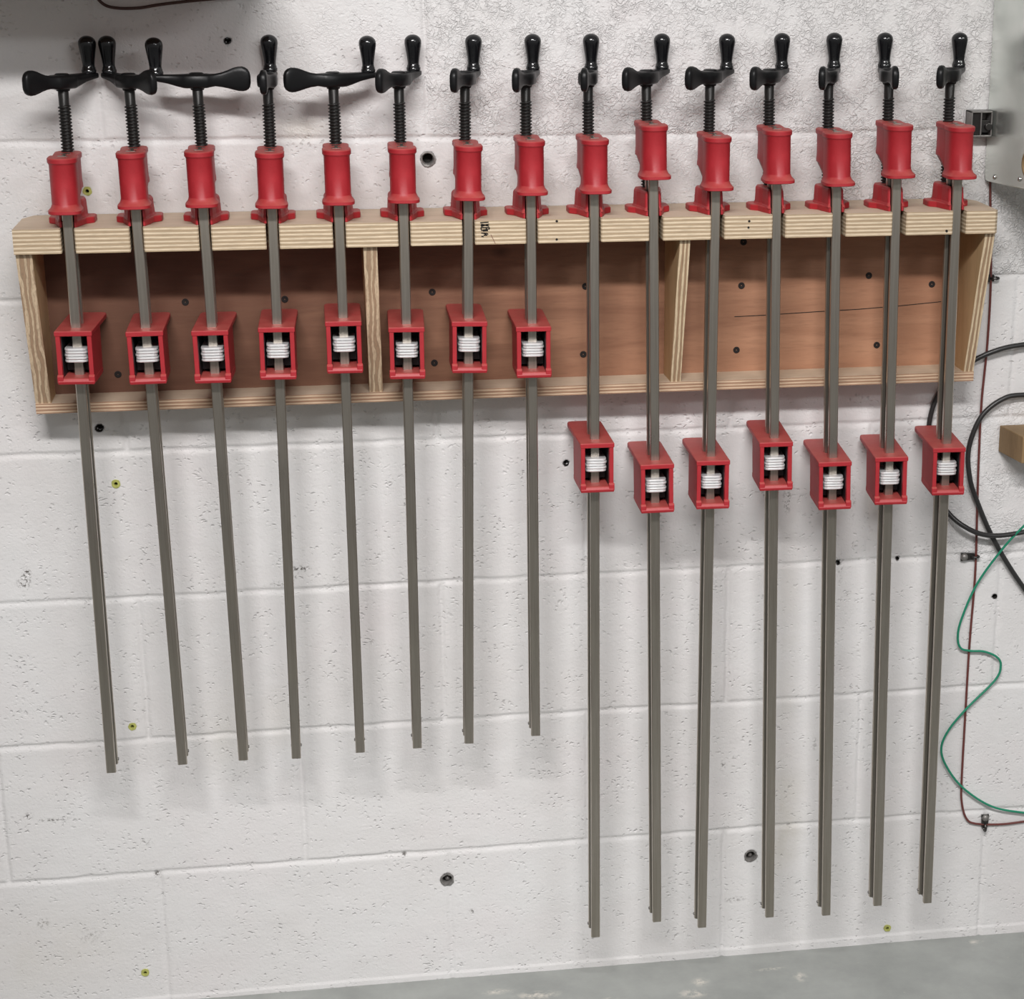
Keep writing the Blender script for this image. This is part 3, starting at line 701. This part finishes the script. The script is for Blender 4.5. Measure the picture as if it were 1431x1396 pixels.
for i, (x, lean, tw, hz, jz, ang) in enumerate(CL):
    r = roots[i]; lng = i >= 8
    r.location = (x, -0.100, RZ1)
    r.rotation_euler = (0, math.radians(lean), math.radians(tw*0.3))
    r['label'] = ('long red bar ' if lng else 'short red bar ')+(NAMES_L[i-8] if lng else NAMES_S[i])
    r['group'] = GL if lng else GS
    for ch in r.children:
        n = ch.name.split('.')[0]
        if n == 'bar':
            ch.location = (0, 0, hz)
            if lng:
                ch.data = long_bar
                for g in ch.children: g.location = (0, 0, -1.0525+0.006)
        elif n == 'fixed_head': ch.location = (0, 0, hz)
        elif n == 'crank_handle': ch.rotation_euler = (0, 0, math.radians(ang-tw*0.3))
        elif n == 'sliding_jaw':
            ch.location = (0, 0, jz); ch.rotation_euler = (0, 0, math.radians(tw*0.7))

# ------------------------------------------------------------------ cabinet at upper right
cab = thing('electrical_cabinet', 'galvanised grey metal cabinet at the upper right corner above the rack end', 'cabinet', (0, 0, 0))
dv = Vector((0.0120, -0.1000)).normalized()
def cp(t, off=0.0):  # a point t metres out from the wall along the tilted side
    return (1.1625+dv.x*t + (-dv.y)*off*1.0, -0.004+dv.y*t + dv.x*off)
bm = bmesh.new()
z0, z1 = 1.1496, 1.85; T = 0.26
outl = [(0.0, z1), (0.0, z0+0.008), (0.0015, z0+0.003), (0.005, z0+0.0005), (0.012, z0), (T, z0+0.0045), (T, z1)]
A = [(*cp(t, 0), z) for t, z in outl]; B = [(*cp(t, 0.30), z) for t, z in outl]
va = [bm.verts.new(p) for p in A]; vb = [bm.verts.new(p) for p in B]
bm.faces.new(va); bm.faces.new(vb[::-1]); n = len(va)
for i in range(n): bm.faces.new((va[i], va[(i+1) % n], vb[(i+1) % n], vb[i]))
obj('cabinet_body', bm, M_GALV, cab, bevel=0.0015)
for (t, z) in ((0.031, 1.1580), (0.104, 1.1640)):
    bm = bmesh.new(); add_lathe(bm, [(0.0034, 0.0), (0.0034, 0.0008), (0.0024, 0.0024), (0.0006, 0.0029)], 14)
    o = obj('screw_head', bm, M_CHROME, cab, smooth=True, angle=50); p = cp(t, -0.0002); o.location = (p[0], p[1], z)
    o.rotation_euler = Vector((dv.y, -dv.x, 0)).to_track_quat('Z', 'Y').to_euler()
# knockout with a pale bushing near the lower edge
bm = bmesh.new()
add_lathe(bm, [(0.0180, 0.0), (0.0180, 0.0022), (0.0150, 0.0030), (0.0150, -0.002)], 20)
o = obj('conduit_bushing', bm, M_BLOCK, cab, smooth=True, angle=40); p = cp(0.128, 0.0); o.location = (p[0], p[1], 1.186)
o.rotation_euler = Vector((dv.y, -dv.x, 0)).to_track_quat('Z', 'Y').to_euler()

lt = thing('cable_bracket', 'small grey open metal clip on the wall against the cabinet side', 'bracket', (1.148, -0.004, 1.228))
bm = bmesh.new()   # open rectangular frame with a divider
x0, x1, y0, y1, z0, z1 = -0.0155, 0.0140, -0.022, 0.003, -0.0175, 0.0165
add_box(bm, x0, x1, y0, y1, z1-.0022, z1); add_box(bm, x0, x1, y0, y1, z0, z0+.0022); add_box(bm, x0, x0+.0018, y0, y1, z0, z1); add_box(bm, x1-.0018, x1, y0, y1, z0, z1)
add_box(bm, -0.0025, -0.0008, y0, y1, z0, z1); add_box(bm, x0, x1, 0.0, y1, z0, z1)
obj('clip_frame', bm, M_LATCH, lt, bevel=0.0006)
bm = bmesh.new(); add_box(bm, -0.0008, 0.0122, -0.018, 0.0, -0.012, 0.004); add_lathe(bm, [(0.005, -0.024), (0.005, -0.008)], 14, cx=0.009, cy=-0.004, axis='Y')
obj('clip_tongue', bm, M_FASTEN, lt, bevel=0.0006)
bm = bmesh.new(); add_box(bm, -0.0137, -0.0025, -0.0195, -0.0003, -0.0153, 0.0143); obj('clip_slot', bm, M_DARK, lt)

# wooden block on the wall
bm = bmesh.new()
pa = [(1.2068, -0.001), (1.2165, -0.070), (1.33, -0.070), (1.33, -0.001)]
add_prism(bm, pa, 'Z', 0.7645, 0.8029)
o = obj('wood_block', bm, M_BLOCK, bevel=0.0012); tag(o, 'brown wooden block sticking out of the wall at the right edge', 'block')

# ------------------------------------------------------------------ cables
def cable(name, pts, y, r, m, label, cat, ys=None):
    P = [Vector((p[0], (ys[i] if ys else y), p[1])) for i, p in enumerate(pts)]
    bm = bmesh.new(); add_tube(bm, spline(P, 8), r, 12)
    o = obj(name, bm, m, smooth=True); tag(o, label, cat); return o
bl = [(1.2846, 0.9244), (1.2329, 0.9219), (1.1953, 0.9159), (1.1575, 0.8987), (1.1215, 0.8672), (1.1035, 0.8286), (1.1005, 0.782), (1.1084, 0.7291), (1.1309, 0.6834), (1.1568, 0.6596), (1.1954, 0.6448), (1.2504, 0.6485), (1.3128, 0.6644), (1.3950, 0.7082), (1.4000, 0.8033), (1.3204, 0.8455), (1.2376, 0.8486), (1.205, 0.8435), (1.1747, 0.8187), (1.1591, 0.7743), (1.1625, 0.732), (1.1764, 0.6941), (1.207, 0.6312), (1.2563, 0.5573), (1.3151, 0.4893)]
yb = [-.014]*3+[-.009]+[-.0048]*5+[-.020]*3+[-.016]*3+[-.011]*6+[-.009]*4
cable('power_cable', bl, 0, 0.0036, M_CABLE, 'thick black cable looped on the wall at the right of the rack', 'cable', yb)
br = [(1.1692, 1.20), (1.1722, 1.137), (1.1802, 1.0186), (1.1806, 0.9227), (1.1769, 0.8405), (1.1774, 0.7567), (1.1789, 0.6928), (1.1818, 0.5843), (1.1792, 0.4735), (1.1788, 0.3601), (1.1789, 0.2556), (1.1808, 0.2202), (1.1891, 0.1923), (1.2044, 0.1815), (1.2468, 0.177), (1.2924, 0.1793), (1.3383, 0.1804)]
cable('thin_wire', br, -0.0036, 0.0017, M_BROWN, 'thin brownish red wire running down the wall from the cabinet', 'wire')
gr = [(1.2995, 0.7222), (1.25, 0.6664), (1.2188, 0.6267), (1.1842, 0.5684), (1.1632, 0.5143), (1.1592, 0.4867), (1.1645, 0.4696), (1.179, 0.4642), (1.2012, 0.4617), (1.2217, 0.4514), (1.2281, 0.4375), (1.2205, 0.4152), (1.1786, 0.3724), (1.1526, 0.3397), (1.1429, 0.3116), (1.1522, 0.2819), (1.1799, 0.2447), (1.227, 0.2104), (1.2803, 0.1955), (1.3371, 0.1863)]
cable('ground_wire', gr, 0, 0.0017, M_GREEN, 'thin green wire curling down the wall at the right edge', 'wire', [-.026, -.026, -.018, -.008]+[-.0075]*12+[-.008]*4)
cable('hanging_wire', [(-0.012, 1.4385), (0.0059, 1.3983), (0.0174, 1.3831), (0.0341, 1.3785), (0.0597, 1.3788), (0.0813, 1.3822), (0.116, 1.3864), (0.1681, 1.3915), (0.2558, 1.402)], -0.010, 0.0019, M_TOPW, 'dark brown wire sagging into view at the top left edge', 'wire')
CP = [((1.1718, 1.0149), 0, 'dark wire clip below the rack rail at the right end of the rack'), ((1.1660, 0.6092), 0, 'dark wire clip with screw halfway down the thin brown wire'), ((1.2195, 0.1880), 1, 'dark wire clip with screw near the bottom bend of the brown wire')]
for k, ((x, z), rot, lab) in enumerate(CP):
    t = thing('wire_clip', lab, 'clip', (x, -0.002, z), 'wire clips along the brown wire')
    bm = bmesh.new()
    pl = [(-0.0055, -0.0045), (0.010, -0.0035), (0.010, 0.0035), (-0.0055, 0.0045)]
    add_prism(bm, pl, 'Y', -0.0022, 0.0004)
    add_tube(bm, [(0.0105+0.0042*math.cos(a), -0.0022+0.0036*math.sin(a), 0) for a in np.linspace(-PI, PI, 13)], 0.0014, 8)
    s = obj('strap', bm, M_FASTEN, t)
    bm = bmesh.new(); add_lathe(bm, [(0.0042, -0.001), (0.0042, -0.0034), (0.0030, -0.0050), (0.0006, -0.0056)], 14, cx=-0.002, axis='Y'); obj('screw_head', bm, M_LATCH, t, smooth=True, angle=50)
    t.scale = (1.3, 1.3, 1.3)
    if rot: t.rotation_euler = (0, PI/2, 0)
